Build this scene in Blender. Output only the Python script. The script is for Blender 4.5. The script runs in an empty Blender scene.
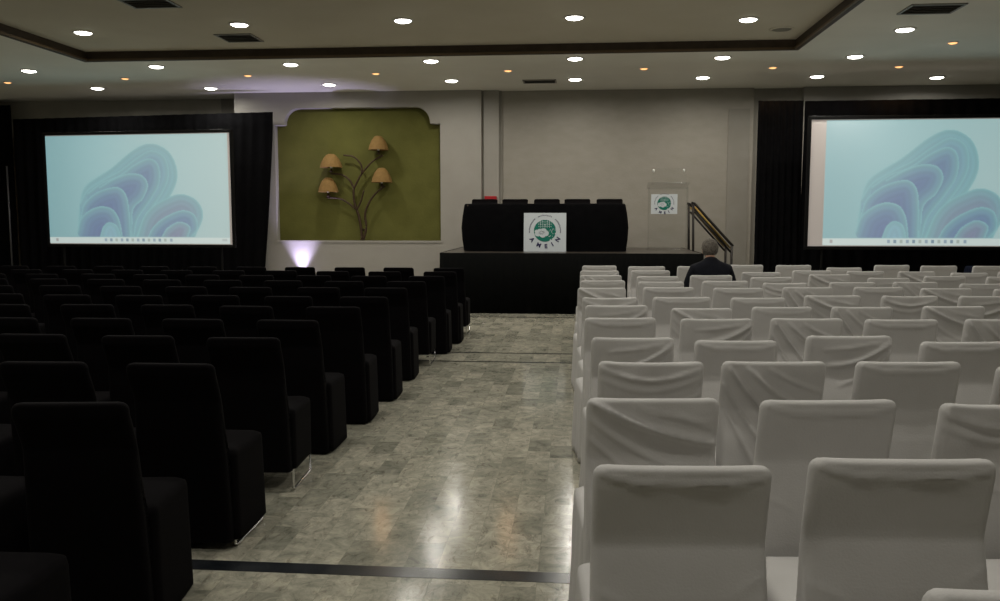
import bpy, bmesh, math, random
from mathutils import Vector, Matrix, noise
import numpy as np
random.seed(7)
S = bpy.context.scene
COL = S.collection
PI = math.pi

# ------------------------------------------------------------------ materials
def mat(name, color, rough=0.8, metal=0.0, spec=0.4, emit=None, estr=0.0, trans=0.0, ior=1.45, alpha=1.0):
    m = bpy.data.materials.new(name); m.use_nodes = True
    b = m.node_tree.nodes['Principled BSDF']
    b.inputs['Base Color'].default_value = (*color, 1)
    b.inputs['Roughness'].default_value = rough
    b.inputs['Metallic'].default_value = metal
    b.inputs['Specular IOR Level'].default_value = spec
    b.inputs['IOR'].default_value = ior
    if trans: b.inputs['Transmission Weight'].default_value = trans
    if alpha < 1: b.inputs['Alpha'].default_value = alpha
    if emit:
        b.inputs['Emission Color'].default_value = (*emit, 1)
        b.inputs['Emission Strength'].default_value = estr
    return m

def noisy(m, c1, c2, scale=8.0, detail=4.0, bump=0.0, bscale=60.0, stretch=(1, 1, 1)):
    nt = m.node_tree; N = nt.nodes; L = nt.links; b = N['Principled BSDF']
    tc = N.new('ShaderNodeTexCoord'); mp = N.new('ShaderNodeMapping'); mp.inputs['Scale'].default_value = stretch
    L.new(tc.outputs['Object'], mp.inputs['Vector'])
    n = N.new('ShaderNodeTexNoise'); n.inputs['Scale'].default_value = scale; n.inputs['Detail'].default_value = detail
    L.new(mp.outputs[0], n.inputs['Vector'])
    r = N.new('ShaderNodeValToRGB'); r.color_ramp.elements[0].color = (*c1, 1); r.color_ramp.elements[1].color = (*c2, 1)
    r.color_ramp.elements[0].position = 0.3; r.color_ramp.elements[1].position = 0.7
    L.new(n.outputs['Fac'], r.inputs['Fac']); L.new(r.outputs['Color'], b.inputs['Base Color'])
    if bump:
        n2 = N.new('ShaderNodeTexNoise'); n2.inputs['Scale'].default_value = bscale; n2.inputs['Detail'].default_value = 3
        L.new(mp.outputs[0], n2.inputs['Vector'])
        bp = N.new('ShaderNodeBump'); bp.inputs['Strength'].default_value = bump; bp.inputs['Distance'].default_value = 0.01
        L.new(n2.outputs['Fac'], bp.inputs['Height']); L.new(bp.outputs[0], b.inputs['Normal'])
    return m

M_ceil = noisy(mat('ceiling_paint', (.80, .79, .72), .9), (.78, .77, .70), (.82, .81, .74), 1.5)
M_ceil_in = noisy(mat('tray_ceiling_shaded', (.36, .34, .28), .9), (.56, .52, .42), (.60, .56, .46), 1.2)  # same paint as the soffit, the tray's dimmer light put into the colour
M_trim = noisy(mat('brown_trim', (.055, .04, .028), .6), (.045, .033, .022), (.07, .05, .035), 6)
M_trim2 = mat('brown_trim_light', (.13, .09, .05), .5)
M_wall = noisy(mat('beige_wall', (.325, .308, .265), .85), (.31, .295, .25), (.34, .32, .28), 4, 6, .22, 26, (1, 1, 2))
M_wallw = noisy(mat('cream_wall', (.325, .312, .28), .85), (.315, .302, .27), (.335, .322, .29), 3, 5, .2, 40)
M_walld = noisy(mat('wall_shade_and_trim', (.27, .258, .225), .9), (.255, .243, .21), (.285, .273, .24), 3, 5)
M_wallt = noisy(mat('taupe_side_wall', (.44, .42, .36), .9), (.41, .39, .335), (.47, .45, .39), 3, 5)
M_side = mat('side_wall', (.42, .40, .34), .9)
M_green = noisy(mat('olive_niche', (.105, .105, .021), .85), (.095, .095, .018), (.118, .117, .025), 3, 6, .3, 25)
M_black = noisy(mat('black_drape', (.0035, .0035, .004), .95, spec=.05), (.003, .003, .0035), (.0045, .0045, .005), 10)
M_skirt = mat('black_stage_skirt', (.004, .0042, .004), .95, spec=.05)
M_deck = noisy(mat('stage_deck', (.05, .042, .035), .28, spec=.5), (.04, .034, .028), (.065, .055, .045), 6)
M_bchair = noisy(mat('black_chair_cover', (.0028, .0023, .0028), .85, spec=.07), (.0024, .002, .0024), (.0032, .0026, .0032), 20)
M_chrome = mat('chrome_tube', (.7, .7, .7), .2, 1)
M_white = noisy(mat('white_chair_cover', (.565, .552, .535), .85, spec=.2), (.545, .532, .515), (.585, .572, .555), 6, 3, .12, 160)
M_frame = mat('screen_frame', (.004, .004, .004), .6, spec=.15)
M_screen = mat('screen_fabric', (.55, .5, .47), .9, emit=(.60, .56, .55), estr=.16)  # projector light on the bare cloth given as a faint glow of its own
M_lampring = mat('light_trim', (.75, .75, .72), .5)
M_led = mat('led_panel', (1, 1, 1), .5, emit=(1, .98, .88), estr=14)
M_amber = mat('amber_bulb', (1, .6, .3), .5, emit=(1, .47, .17), estr=1.7)
M_vent = mat('vent_metal', (.30, .29, .26), .5, .3)
M_ventd = mat('vent_dark', (.05, .048, .042), .8)
M_branch = mat('dark_bronze', (.055, .033, .018), .5, .3)
M_shade = noisy(mat('tan_shade', (.21, .125, .035), .8), (.19, .11, .03), (.235, .14, .042), 20)
M_brass = mat('brass', (.32, .22, .06), .4, .8)
M_rail = mat('black_rail', (.02, .018, .016), .4, .5)
M_board = mat('white_board', (.62, .67, .70), .6)
M_logo = mat('teal_print', (.0, .17, .12), .6)
M_navyp = mat('navy_print', (.02, .015, .08), .6)
M_navy = mat('navy_cloth', (.006, .008, .02), .9, spec=.15)
M_skin = mat('skin', (.42, .24, .16), .55)
M_hair = noisy(mat('grey_hair', (.16, .145, .125), .8), (.06, .052, .042), (.17, .15, .125), 60)
M_jacket = noisy(mat('dark_jacket', (.007, .008, .012), .85, spec=.15), (.006, .007, .01), (.01, .011, .016), 15)
M_trous = mat('dark_trousers', (.012, .012, .015), .85)
M_shoe = mat('shoe_leather', (.01, .008, .007), .35)
M_red = mat('red_enamel', (.35, .015, .02), .4)
M_pole = mat('grey_pole', (.14, .14, .15), .4, .6)
M_paper = mat('white_paper', (.7, .72, .75), .7)

def acrylic():
    m = bpy.data.materials.new('clear_acrylic'); m.use_nodes = True
    nt = m.node_tree; N = nt.nodes; L = nt.links
    out = N['Material Output']; N.remove(N['Principled BSDF'])
    t = N.new('ShaderNodeBsdfTransparent'); t.inputs[0].default_value = (.975, .98, .978, 1)
    g = N.new('ShaderNodeBsdfGlossy'); g.inputs['Roughness'].default_value = .08
    f = N.new('ShaderNodeFresnel'); f.inputs['IOR'].default_value = 1.45
    mx = N.new('ShaderNodeMixShader')
    k = N.new('ShaderNodeMath'); k.operation = 'MULTIPLY'; k.inputs[1].default_value = .35; L.new(f.outputs[0], k.inputs[0]); L.new(k.outputs[0], mx.inputs[0]); L.new(t.outputs[0], mx.inputs[1]); L.new(g.outputs[0], mx.inputs[2])
    L.new(mx.outputs[0], out.inputs['Surface'])
    return m
M_acr = acrylic()
M_acre = mat('acrylic_edge', (.6, .62, .6), .2, trans=.6)

def floor_mat():
    m = mat('marble_tile_floor', (.4, .4, .35), .2, spec=.30)
    nt = m.node_tree; N = nt.nodes; L = nt.links; b = N['Principled BSDF']
    tc = N.new('ShaderNodeTexCoord')
    mp = N.new('ShaderNodeMapping'); L.new(tc.outputs['Object'], mp.inputs['Vector'])
    mp.inputs['Rotation'].default_value = (0, 0, PI / 2)
    br = N.new('ShaderNodeTexBrick'); br.offset = .5
    br.inputs['Scale'].default_value = 1; br.inputs['Brick Width'].default_value = .30; br.inputs['Row Height'].default_value = .15
    br.inputs['Mortar Size'].default_value = .0012; br.inputs['Mortar Smooth'].default_value = .3; br.inputs['Bias'].default_value = 0
    br.inputs['Color1'].default_value = (.22, .22, .22, 1); br.inputs['Color2'].default_value = (.78, .78, .78, 1); br.inputs['Mortar'].default_value = (.30, .30, .30, 1)
    L.new(mp.outputs[0], br.inputs['Vector'])
    # per tile offset makes the veins break at the joints
    vm = N.new('ShaderNodeVectorMath'); vm.operation = 'MULTIPLY_ADD'
    vm.inputs[1].default_value = (9, 7, 5)
    L.new(br.outputs['Color'], vm.inputs[0]); L.new(mp.outputs[0], vm.inputs[2])
    n1 = N.new('ShaderNodeTexNoise'); n1.inputs['Scale'].default_value = 8.5; n1.inputs['Detail'].default_value = 12; n1.inputs['Roughness'].default_value = .76; n1.inputs['Distortion'].default_value = .8
    L.new(vm.outputs[0], n1.inputs['Vector'])
    r1 = N.new('ShaderNodeValToRGB'); e = r1.color_ramp.elements
    e[0].position = .30; e[0].color = (.10, .105, .085, 1); e[1].position = .62; e[1].color = (.57, .54, .44, 1)
    x = e.new(.42); x.color = (.33, .325, .27, 1); x = e.new(.34); x.color = (.20, .20, .17, 1); x = e.new(.54); x.color = (.46, .44, .37, 1)
    L.new(n1.outputs['Fac'], r1.inputs['Fac'])
    r2 = N.new('ShaderNodeValToRGB'); e = r2.color_ramp.elements
    e[0].position = .08; e[0].color = (.5, .5, .48, 1); e[1].position = .9; e[1].color = (1, .98, .94, 1)
    x = e.new(.25); x.color = (.62, .63, .60, 1)
    x = e.new(.5); x.color = (.86, .86, .82, 1)
    L.new(br.outputs['Color'], r2.inputs['Fac'])
    mx = N.new('ShaderNodeMix'); mx.data_type = 'RGBA'; mx.blend_type = 'MULTIPLY'; mx.inputs['Factor'].default_value = 1
    L.new(r1.outputs[0], mx.inputs['A']); L.new(r2.outputs[0], mx.inputs['B'])
    # rusty brown and dark flecks in the stone
    n4 = N.new('ShaderNodeTexNoise'); n4.inputs['Scale'].default_value = 17; n4.inputs['Detail'].default_value = 8; n4.inputs['Roughness'].default_value = .7; n4.inputs['Distortion'].default_value = 1.5
    vm2 = N.new('ShaderNodeVectorMath'); vm2.operation = 'MULTIPLY'; vm2.inputs[1].default_value = (.45, 1, 1); L.new(vm.outputs[0], vm2.inputs[0]); L.new(vm2.outputs[0], n4.inputs['Vector'])
    r4 = N.new('ShaderNodeValToRGB'); r4.color_ramp.elements[0].position = .30; r4.color_ramp.elements[0].color = (1, 1, 1, 1); r4.color_ramp.elements[1].position = .46; r4.color_ramp.elements[1].color = (0, 0, 0, 1)
    L.new(n4.outputs['Fac'], r4.inputs['Fac'])
    kk = N.new('ShaderNodeMath'); kk.operation = 'MULTIPLY'; kk.inputs[1].default_value = .8; L.new(r4.outputs[0], kk.inputs[0])
    mx2 = N.new('ShaderNodeMix'); mx2.data_type = 'RGBA'; L.new(kk.outputs[0], mx2.inputs['Factor']); L.new(mx.outputs['Result'], mx2.inputs['A']); mx2.inputs['B'].default_value = (.10, .085, .065, 1)
    L.new(mx2.outputs['Result'], b.inputs['Base Color'])
    n3 = N.new('ShaderNodeTexNoise'); n3.inputs['Scale'].default_value = 3; n3.inputs['Detail'].default_value = 4
    L.new(tc.outputs['Object'], n3.inputs['Vector'])
    mr = N.new('ShaderNodeMapRange'); mr.inputs['To Min'].default_value = .08; mr.inputs['To Max'].default_value = .20
    L.new(n3.outputs['Fac'], mr.inputs['Value']); L.new(mr.outputs[0], b.inputs['Roughness'])
    bp = N.new('ShaderNodeBump'); bp.inputs['Strength'].default_value = .05; bp.inputs['Distance'].default_value = .003
    L.new(n1.outputs['Fac'], bp.inputs['Height']); L.new(bp.outputs[0], b.inputs['Normal'])
    return m
M_floor = floor_mat()
M_stripe = noisy(mat('black_marble', (.012, .015, .018), .18, spec=.5), (.008, .01, .013), (.03, .033, .036), 6)

# ------------------------------------------------------------------ mesh helpers
def link(name, me, m, parent=None, smooth=False):
    o = bpy.data.objects.new(name, me); COL.objects.link(o)
    if m is not None:
        me.materials.append(m)
    if smooth:
        for p in me.polygons: p.use_smooth = True
    if parent: o.parent = parent
    return o
def obj(name, bm, m, parent=None, smooth=False):
    bmesh.ops.recalc_face_normals(bm, faces=bm.faces)
    me = bpy.data.meshes.new(name); bm.to_mesh(me); bm.free()
    return link(name, me, m, parent, smooth)
def thing(name, label, cat, loc=(0, 0, 0), rz=0, group=None):
    o = bpy.data.objects.new(name, None); COL.objects.link(o)
    o.empty_display_size = .1
    o.location = loc; o.rotation_euler = (0, 0, rz); o['label'] = label; o['category'] = cat
    if group: o['group'] = group
    return o
def tag(o, label, cat, group=None):
    o['label'] = label; o['category'] = cat
    if group: o['group'] = group
    return o
def struct(o):
    o['kind'] = 'structure'; return o
def box(bm, c, s, rot=None, bevel=0):
    r = bmesh.ops.create_cube(bm, size=1)
    vs = r['verts']
    bmesh.ops.scale(bm, vec=s, verts=vs)
    if bevel:
        es = list({e for v in vs for e in v.link_edges})
        g = bmesh.ops.bevel(bm, geom=es, offset=bevel, segments=2, affect='EDGES', profile=.5)
        vs = list({v for f in g['faces'] for v in f.verts} | {v for v in vs if v.is_valid})
        vs = list({v for v in vs for _ in (0,)})
        # include every vertex of the island
        seen = set(vs); st = list(vs)
        while st:
            v = st.pop()
            for e in v.link_edges:
                w = e.other_vert(v)
                if w not in seen: seen.add(w); st.append(w)
        vs = list(seen)
    if rot is not None: bmesh.ops.rotate(bm, cent=(0, 0, 0), matrix=rot, verts=vs)
    bmesh.ops.translate(bm, vec=c, verts=vs)
    return vs
def tube(bm, pts, r, n=10):
    pts = [Vector(p) for p in pts]; rings = []
    for i, p in enumerate(pts):
        d = (pts[min(i + 1, len(pts) - 1)] - pts[max(i - 1, 0)]).normalized()
        a = d.cross(Vector((0, 0, 1)))
        if a.length < .05: a = d.cross(Vector((0, 1, 0)))
        a.normalize(); b = d.cross(a)
        rr = r[i] if isinstance(r, (list, tuple)) else r
        rings.append([bm.verts.new(p + (a * math.cos(2 * PI * k / n) + b * math.sin(2 * PI * k / n)) * rr) for k in range(n)])
    for A, B in zip(rings, rings[1:]):
        for k in range(n): bm.faces.new((A[k], A[(k + 1) % n], B[(k + 1) % n], B[k]))
    bm.faces.new(rings[0][::-1]); bm.faces.new(rings[-1])
def lathe(bm, prof, n=24, c=(0, 0, 0)):
    rings = []
    for r, z in prof:
        if r < 1e-5: rings.append([bm.verts.new((c[0], c[1], c[2] + z))])
        else: rings.append([bm.verts.new((c[0] + r * math.cos(2 * PI * k / n), c[1] + r * math.sin(2 * PI * k / n), c[2] + z)) for k in range(n)])
    for A, B in zip(rings, rings[1:]):
        for k in range(n):
            k2 = (k + 1) % n
            if len(A) == 1 and len(B) == 1: continue
            if len(A) == 1: bm.faces.new((A[0], B[k], B[k2]))
            elif len(B) == 1: bm.faces.new((A[k], A[k2], B[0]))
            else: bm.faces.new((A[k], A[k2], B[k2], B[k]))
def prism(bm, poly, y0, y1):      # poly in x,z extruded along y
    A = [bm.verts.new((x, y0, z)) for x, z in poly]; B = [bm.verts.new((x, y1, z)) for x, z in poly]
    n = len(poly)
    bm.faces.new(A); bm.faces.new(B[::-1])
    for i in range(n): bm.faces.new((A[i], B[i], B[(i + 1) % n], A[(i + 1) % n]))
def spline(pts, k=6):
    P = [Vector(p) for p in pts]; P = [P[0] * 2 - P[1]] + P + [P[-1] * 2 - P[-2]]; out = []
    for i in range(1, len(P) - 2):
        for j in range(k):
            t = j / k; a, b, c, d = P[i - 1:i + 3]
            out.append(.5 * ((2 * b) + (c - a) * t + (2 * a - 5 * b + 4 * c - d) * t * t + (3 * b - a - 3 * c + d) * t ** 3))
    out.append(P[-2]); return out

# ------------------------------------------------------------------ the setting
XL, XR, YB, YF = -13.2, 9.2, -5.0, 16.95
ZO, ZI = 4.03, 4.17                          # outer soffit, raised tray
TX0, TX1, TY0, TY1 = -7.8, 3.27, -3.0, 13.22
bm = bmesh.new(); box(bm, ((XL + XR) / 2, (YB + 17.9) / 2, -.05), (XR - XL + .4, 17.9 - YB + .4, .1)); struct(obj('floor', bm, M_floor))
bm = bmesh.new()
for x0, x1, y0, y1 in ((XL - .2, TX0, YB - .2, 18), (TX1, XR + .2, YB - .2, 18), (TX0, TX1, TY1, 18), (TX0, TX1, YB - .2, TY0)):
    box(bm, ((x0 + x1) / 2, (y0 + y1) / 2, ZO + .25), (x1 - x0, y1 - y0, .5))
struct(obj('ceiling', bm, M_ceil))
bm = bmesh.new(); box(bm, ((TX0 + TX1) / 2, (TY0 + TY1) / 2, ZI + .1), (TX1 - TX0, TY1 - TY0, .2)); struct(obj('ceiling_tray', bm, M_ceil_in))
n = 1
for x0, x1, y0, y1 in ((TX0, TX1, TY1 - .05, TY1), (TX0, TX1, TY0, TY0 + .05), (TX0, TX0 + .05, TY0 + .05, TY1 - .05), (TX1 - .05, TX1, TY0 + .05, TY1 - .05)):
    bm = bmesh.new(); box(bm, ((x0 + x1) / 2, (y0 + y1) / 2, (ZO + ZI) / 2 - .005), (x1 - x0, y1 - y0, ZI - ZO + .01))
    struct(obj('trim_%d' % n, bm, M_trim)); n += 1
# thin lighter lip under the band
for x0, x1, y0, y1 in ((TX0 + .05, TX1 - .05, TY1 - .075, TY1 - .05), (TX0 + .05, TX0 + .075, TY0 + .05, TY1 - .075), (TX1 - .075, TX1 - .05, TY0 + .05, TY1 - .075)):
    bm = bmesh.new(); box(bm, ((x0 + x1) / 2, (y0 + y1) / 2, ZO + .012), (x1 - x0, y1 - y0, .03))
    struct(obj('trim_%d' % n, bm, M_trim2)); n += 1
def wallbox(name, x0, x1, y0, y1, m, z0=0, z1=4.03):
    bm = bmesh.new(); box(bm, ((x0 + x1) / 2, (y0 + y1) / 2, (z0 + z1) / 2), (x1 - x0, y1 - y0, z1 - z0)); return struct(obj(name, bm, m))
wallbox('wall_left', XL - .2, XL, YB, 18, M_side, z1=4.5)
wallbox('wall_right', XR, XR + .2, YB, 18, M_side, z1=4.5)
wallbox('wall_back', XL - .2, XR + .2, YB - .2, YB, M_side, z1=4.5)
wallbox('wall_front', -1.45, 3.40, 16.95, 17.3, M_wall)
wallbox('wall_front_right_recess', 3.40, 4.32, 17.05, 17.4, M_walld)  # side shadow in this recess is put into its darker wall colour
wallbox('wall_front_right', 4.32, XR, 16.9, 17.3, M_wallw)
wallbox('wall_front_left', XL, -6.80, 17.6, 17.9, M_wallt)
wallbox('trim_pilaster', -7.40, -7.02, 17.53, 17.6, M_walld)
wallbox('trim_column', -1.80, -1.50, 16.84, 17.3, M_wallw)
wallbox('trim_joint_1', -1.84, -1.80, 16.86, 17.3, M_walld)
wallbox('trim_joint_2', -1.50, -1.45, 16.90, 17.3, M_walld)
wallbox('trim_panel_edge', 2.93, 3.33, 16.935, 16.95, M_walld, 0, 3.64)
# niche wall: outline with the opening, green back panel behind
NX0, NX1, NZ0 = -5.99, -2.65, 1.09
def niche_poly():
    p = [(NX0, NZ0), (NX0, 3.39), (NX0 + .17, 3.39), (NX0 + .20, 3.40)]
    cx, cz, r = NX0 + .50, 3.42, .30
    for k in range(0, 9):
        a = PI - k * (PI / 2) / 8; p.append((cx + r * math.cos(a), cz + r * math.sin(a)))
    cx = NX1 - .50
    for k in range(0, 9):
        a = PI / 2 - k * (PI / 2) / 8; p.append((cx + r * math.cos(a), cz + r * math.sin(a)))
    p += [(NX1 - .20, 3.40), (NX1 - .17, 3.39), (NX1, 3.39), (NX1, NZ0)]
    return p
NP = niche_poly()
bm = bmesh.new()
def quadprism(a, b, c, d): prism(bm, [a, b, c, d], 16.75, 16.90)
WX0, WX1 = -6.80, -1.84
prism(bm, [(WX0, 0), (WX0, 4.03), (NX0, 4.03), (NX0, 0)], 16.75, 17.95)
prism(bm, [(NX1, 0), (NX1, 4.03), (WX1, 4.03), (WX1, 0)], 16.75, 17.3)
prism(bm, [(NX0, 0), (NX0, NZ0), (NX1, NZ0), (NX1, 0)], 16.75, 17.3)
top = NP[1:-1]
for (xa, za), (xb, zb) in zip(top, top[1:]):
    if abs(xb - xa) > 1e-4: prism(bm, [(xa, za), (xa, 4.03), (xb, 4.03), (xb, zb)], 16.75, 17.3)
struct(obj('wall_niche', bm, M_wallw))
wallbox('wall_niche_back', NX0, NX1, 16.93, 16.99, M_green, 1.09, 3.75)
wallbox('trim_niche_sill', NX0 - .03, NX1 + .03, 16.735, 16.80, M_wallw, 1.06, 1.10)
wallbox('baseboard_front', NX0, WX1, 16.735, 16.75, M_walld, 0, .1)
# black marble bands in the floor
for k, (y0, y1) in enumerate(((3.50, 3.605), (9.03, 9.075), (9.64, 9.685), (13.2, 13.25))):
    wallbox('trim_floor_band_%d' % (k + 1), XL + .01, XR - .01, y0, y1, M_stripe, -.01, .0015)

# ------------------------------------------------------------------ ceiling fixtures
def make_downlight(amber=False):
    t = thing('recessed_downlight', '', 'ceiling light')
    R = .078 if amber else .140; H_ = .028 if amber else .034
    bm = bmesh.new(); lathe(bm, [(R, 0), (R, -.012), (R * .82, -.016), (R * .78, -.002), (R * .78, 0)], 28); obj('trim_ring', bm, M_lampring, t, True)
    bm = bmesh.new(); lathe(bm, [(R * .78, -.003), (R * .74, -H_ * .6), (R * .5, -H_ * .92), (0, -H_)], 28); obj('amber_bulb' if amber else 'led_lens', bm, M_amber if amber else M_led, t, True)
    return t
def dup(root, name=None, loc=None, rz=None, label=None, group=None):
    r = root.copy(); COL.objects.link(r)
    if loc is not None: r.location = loc
    if rz is not None: r.rotation_euler = (0, 0, rz)
    if label: r['label'] = label
    if group: r['group'] = group
    for ch in list(root.children):
        c = ch.copy(); COL.objects.link(c); c.parent = r
        for g in ch.children:
            d = g.copy(); COL.objects.link(d); d.parent = c
    return r
white_proto = make_downlight(); amber_proto = make_downlight(True)
LED_W, AMB_W, SEAT_W = 8.2, 1.6, 4.3
used = {}
def place_light(proto, x, y, z, label, group, power, color):
    if proto.name not in used: used[proto.name] = 1; o = proto; o.location = (x, y, z); o['label'] = label; o['group'] = group
    else: o = dup(proto, loc=(x, y, z), label=label, group=group)
    ld = bpy.data.lights.new('downlight_glow', 'AREA'); ld.shape = 'DISK'; ld.size = .16 if power > 5 else .08
    ld.energy = power; ld.color = color; ld.spread = PI * .95
    lo = bpy.data.objects.new('downlight_glow', ld); COL.objects.link(lo); lo.location = (0, 0, -.045); lo.parent = o
    return o
WC = (1.0, .96, .88); AC = (1, .55, .25)
col_names = ['far left', 'second from the left', 'third from the left', 'middle', 'fourth from the right', 'third from the right', 'second from the right', 'far right']
# soffit rows seen in the photo
near_row = [(-9.2, 13.9), (-6.86, 13.7), (-4.6, 13.7), (-2.29, 13.6), (-.02, 13.6), (2.25, 13.7), (4.27, 13.8)]
far_row = [(-9.13, 15.85), (-6.97, 16.05), (-4.58, 15.8), (-2.25, 15.55), (-.02, 15.6), (2.23, 15.6), (4.21, 15.65), (6.35, 15.95)]
amb_row = [(-10.37, 15.03), (-8.0, 14.8), (-5.7, 14.68), (-3.43, 14.67), (-1.145, 14.58), (1.12, 14.58), (3.23, 14.67), (5.27, 14.76)]
ordn = ['leftmost', 'second from left', 'third from left', 'fourth from left', 'fifth from left', 'sixth from left', 'seventh from left', 'eighth from left']
for k, (x, y) in enumerate(near_row): place_light(white_proto, x, y, ZO, 'round white ceiling downlight, %s in the soffit row just beyond the tray edge' % ordn[k], 'white downlights in the soffit', LED_W, WC)
for k, (x, y) in enumerate(far_row): place_light(white_proto, x, y, ZO, 'round white ceiling downlight, %s in the row closest to the front wall' % ordn[k], 'white downlights in the soffit', LED_W, WC)
for k, (x, y) in enumerate(amb_row): place_light(amber_proto, x, y, ZO, 'small amber ceiling spotlight, %s in the row above the stage' % ordn[k], 'amber spotlights in the soffit', AMB_W, AC)
place_light(amber_proto, 5.31, 12.85, ZO, 'small amber ceiling spotlight apart from its row, near the vent at upper right', 'amber spotlights in the soffit', AMB_W, AC)
place_light(white_proto, 4.31, 11.92, ZO, 'large white ceiling downlight right of the tray, beside the vent at upper right', 'white downlights in the soffit', LED_W, WC)
for k, (x, y) in enumerate([(-6.96, 11.78), (-4.56, 11.49), (-2.3, 11.45), (-.03, 11.48), (2.26, 11.79)]):
    place_light(white_proto, x, y, ZI, 'round white downlight in the raised ceiling tray, %s of its five' % ordn[k], 'white downlights in the raised tray', LED_W, WC)
for j, y in enumerate((8.8, 6.1, 3.4, .7)):
    for k, x in enumerate((-6.9, -4.6, -2.3, 0, 2.25)):
        place_light(white_proto, x, y, ZI, 'round white downlight in the raised tray over the seats, outside the picture', 'downlights over the seats outside the picture', SEAT_W if y > 1 else 3.0, WC)
for j, y in enumerate((8.4, 4.6)):
    for x in (-10.6, 6.0):
        place_light(white_proto, x, y, ZO, 'round white downlight in the side soffit, outside the picture', 'downlights over the seats outside the picture', SEAT_W, WC)

def vent(x, y, z, w, d, label, slats=5):
    t = thing('ceiling_vent', label, 'vent', (x, y, z))
    bm = bmesh.new()
    b = .03
    for cx, cy, sx, sy in ((0, -d / 2, w, b), (0, d / 2, w, b), (-w / 2, 0, b, d + b), (w / 2, 0, b, d + b)):
        box(bm, (cx, cy, -.008), (sx, sy, .016))
    obj('vent_frame', bm, M_vent, t)
    bm = bmesh.new(); box(bm, (0, 0, -.003), (w - b, d - b, .005)); obj('duct_opening', bm, M_ventd, t)
    bm = bmesh.new()
    for k in range(slats):
        yy = -d / 2 + d * (k + .5) / slats
        box(bm, (0, yy, -.011), (w - b, d / slats * .45, .003), Matrix.Rotation(.4, 3, 'X'))
    obj('louvre', bm, mat('louvre_grey', (.20, .19, .17), .5), t)
vent(-5.2, 10.28, ZI, .58, .42, 'square grey ceiling vent cut by the top of the picture, above the left seats')
vent(-4.90, 12.33, ZI, .52, .50, 'square louvred vent in the tray beside the second downlight from the left')
vent(-.66, 15.78, ZO, .58, .34, 'slim dark linear vent in the soffit above the stage table', 3)
vent(4.2, 10.8, ZO, .60, .45, 'dark rectangular ceiling vent at the upper right of the soffit')
t = thing('ceiling_speaker', 'faint round ceiling speaker in the right corner of the tray', 'speaker', (2.85, 12.45, ZI))
bm = bmesh.new(); lathe(bm, [(.17, 0), (.17, -.01), (.14, -.014), (.135, -.004), (.135, 0)], 28); obj('speaker_ring', bm, M_ceil_in, t, True)
bm = bmesh.new(); lathe(bm, [(.134, -.004), (.12, -.012), (0, -.018)], 28); obj('speaker_grille', bm, mat('grille', (.22, .21, .17), .7), t, True)

# ------------------------------------------------------------------ drapes
def drape(name, p0, p1, zt0, zt1, pleats, label, m=M_black, zb=0.0, amp=.035, th=.02, bil0=0, bil1=0, seed=0):
    """a hanging pleated cloth from p0 to p1; bil0/bil1 shift the lower edge along the cloth"""
    p0 = Vector((*p0, 0)); p1 = Vector((*p1, 0)); d = (p1 - p0); Ln = d.length; d.normalize(); nrm = Vector((d.y, -d.x, 0))
    nu = max(24, pleats * 8); nz = 14; bm = bmesh.new(); rnd = random.Random(seed)
    ph = [rnd.uniform(-.6, .6) for _ in range(pleats + 2)]
    grid = []
    for side in (0, 1):
        g = []
        for j in range(nz + 1):
            v = j / nz; row = []
            for i in range(nu + 1):
                u = i / nu
                s = bil0 * (1 - u) * (1 - v) ** 1.3 + bil1 * u * (1 - v) ** 1.3
                zt = zt0 + (zt1 - zt0) * u; z = zb + (zt - zb) * v
                a = amp * (.45 + .55 * (1 - v)) * math.sin(2 * PI * pleats * u + ph[int(u * pleats)] * math.sin(PI * ((u * pleats) % 1)))
                a += .02 * noise.noise(Vector((u * Ln * 1.5, v * 3, seed)))
                row.append(bm.verts.new(p0 + d * (u * Ln + s) + nrm * (a + (th if side else 0)) + Vector((0, 0, z))))
            g.append(row)
        grid.append(g)
    A, B = grid
    for g in grid:
        for j in range(nz):
            for i in range(nu): bm.faces.new((g[j][i], g[j][i + 1], g[j + 1][i + 1], g[j + 1][i]))
    for i in range(nu):
        for j in (0, nz): bm.faces.new((A[j][i], B[j][i], B[j][i + 1], A[j][i + 1]))
    for j in range(nz):
        for i in (0, nu): bm.faces.new((A[j][i], A[j + 1][i], B[j + 1][i], B[j][i]))
    o = obj(name, bm, m, None, True); tag(o, label, 'curtain'); return o
drape('stage_curtain', (-11.55, 16.86), (-5.92, 16.50), 3.575, 3.62, 24, 'wide black drape hanging behind the left projection screen', bil1=-.30, seed=1)
drape('stage_curtain', (-13.1, 17.05), (-11.80, 17.15), 3.88, 3.90, 6, 'black drape at the far left edge, outside the grey pole', seed=2)
drape('stage_curtain', (3.07, 14.95), (3.81, 14.95), 3.52, 3.515, 7, 'narrow pleated black drape just left of the right screen', seed=3, amp=.03, bil1=.035)
drape('stage_curtain', (3.845, 14.98), (8.7, 15.0), 3.51, 3.53, 20, 'wide black drape hanging behind the right projection screen', seed=4, amp=.03, bil0=-.03)
t = thing('curtain_pole', 'thin grey upright pole at the left end of the left drape', 'pole', (-11.70, 16.78, 0))
bm = bmesh.new(); tube(bm, [(0, 0, .02), (0, 0, 2.62)], .016); obj('upright', bm, M_pole, t, True)
bm = bmesh.new(); lathe(bm, [(0, .02), (.16, .02), (.16, 0), (0, 0)], 24); obj('base_plate', bm, M_pole, t)

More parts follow.
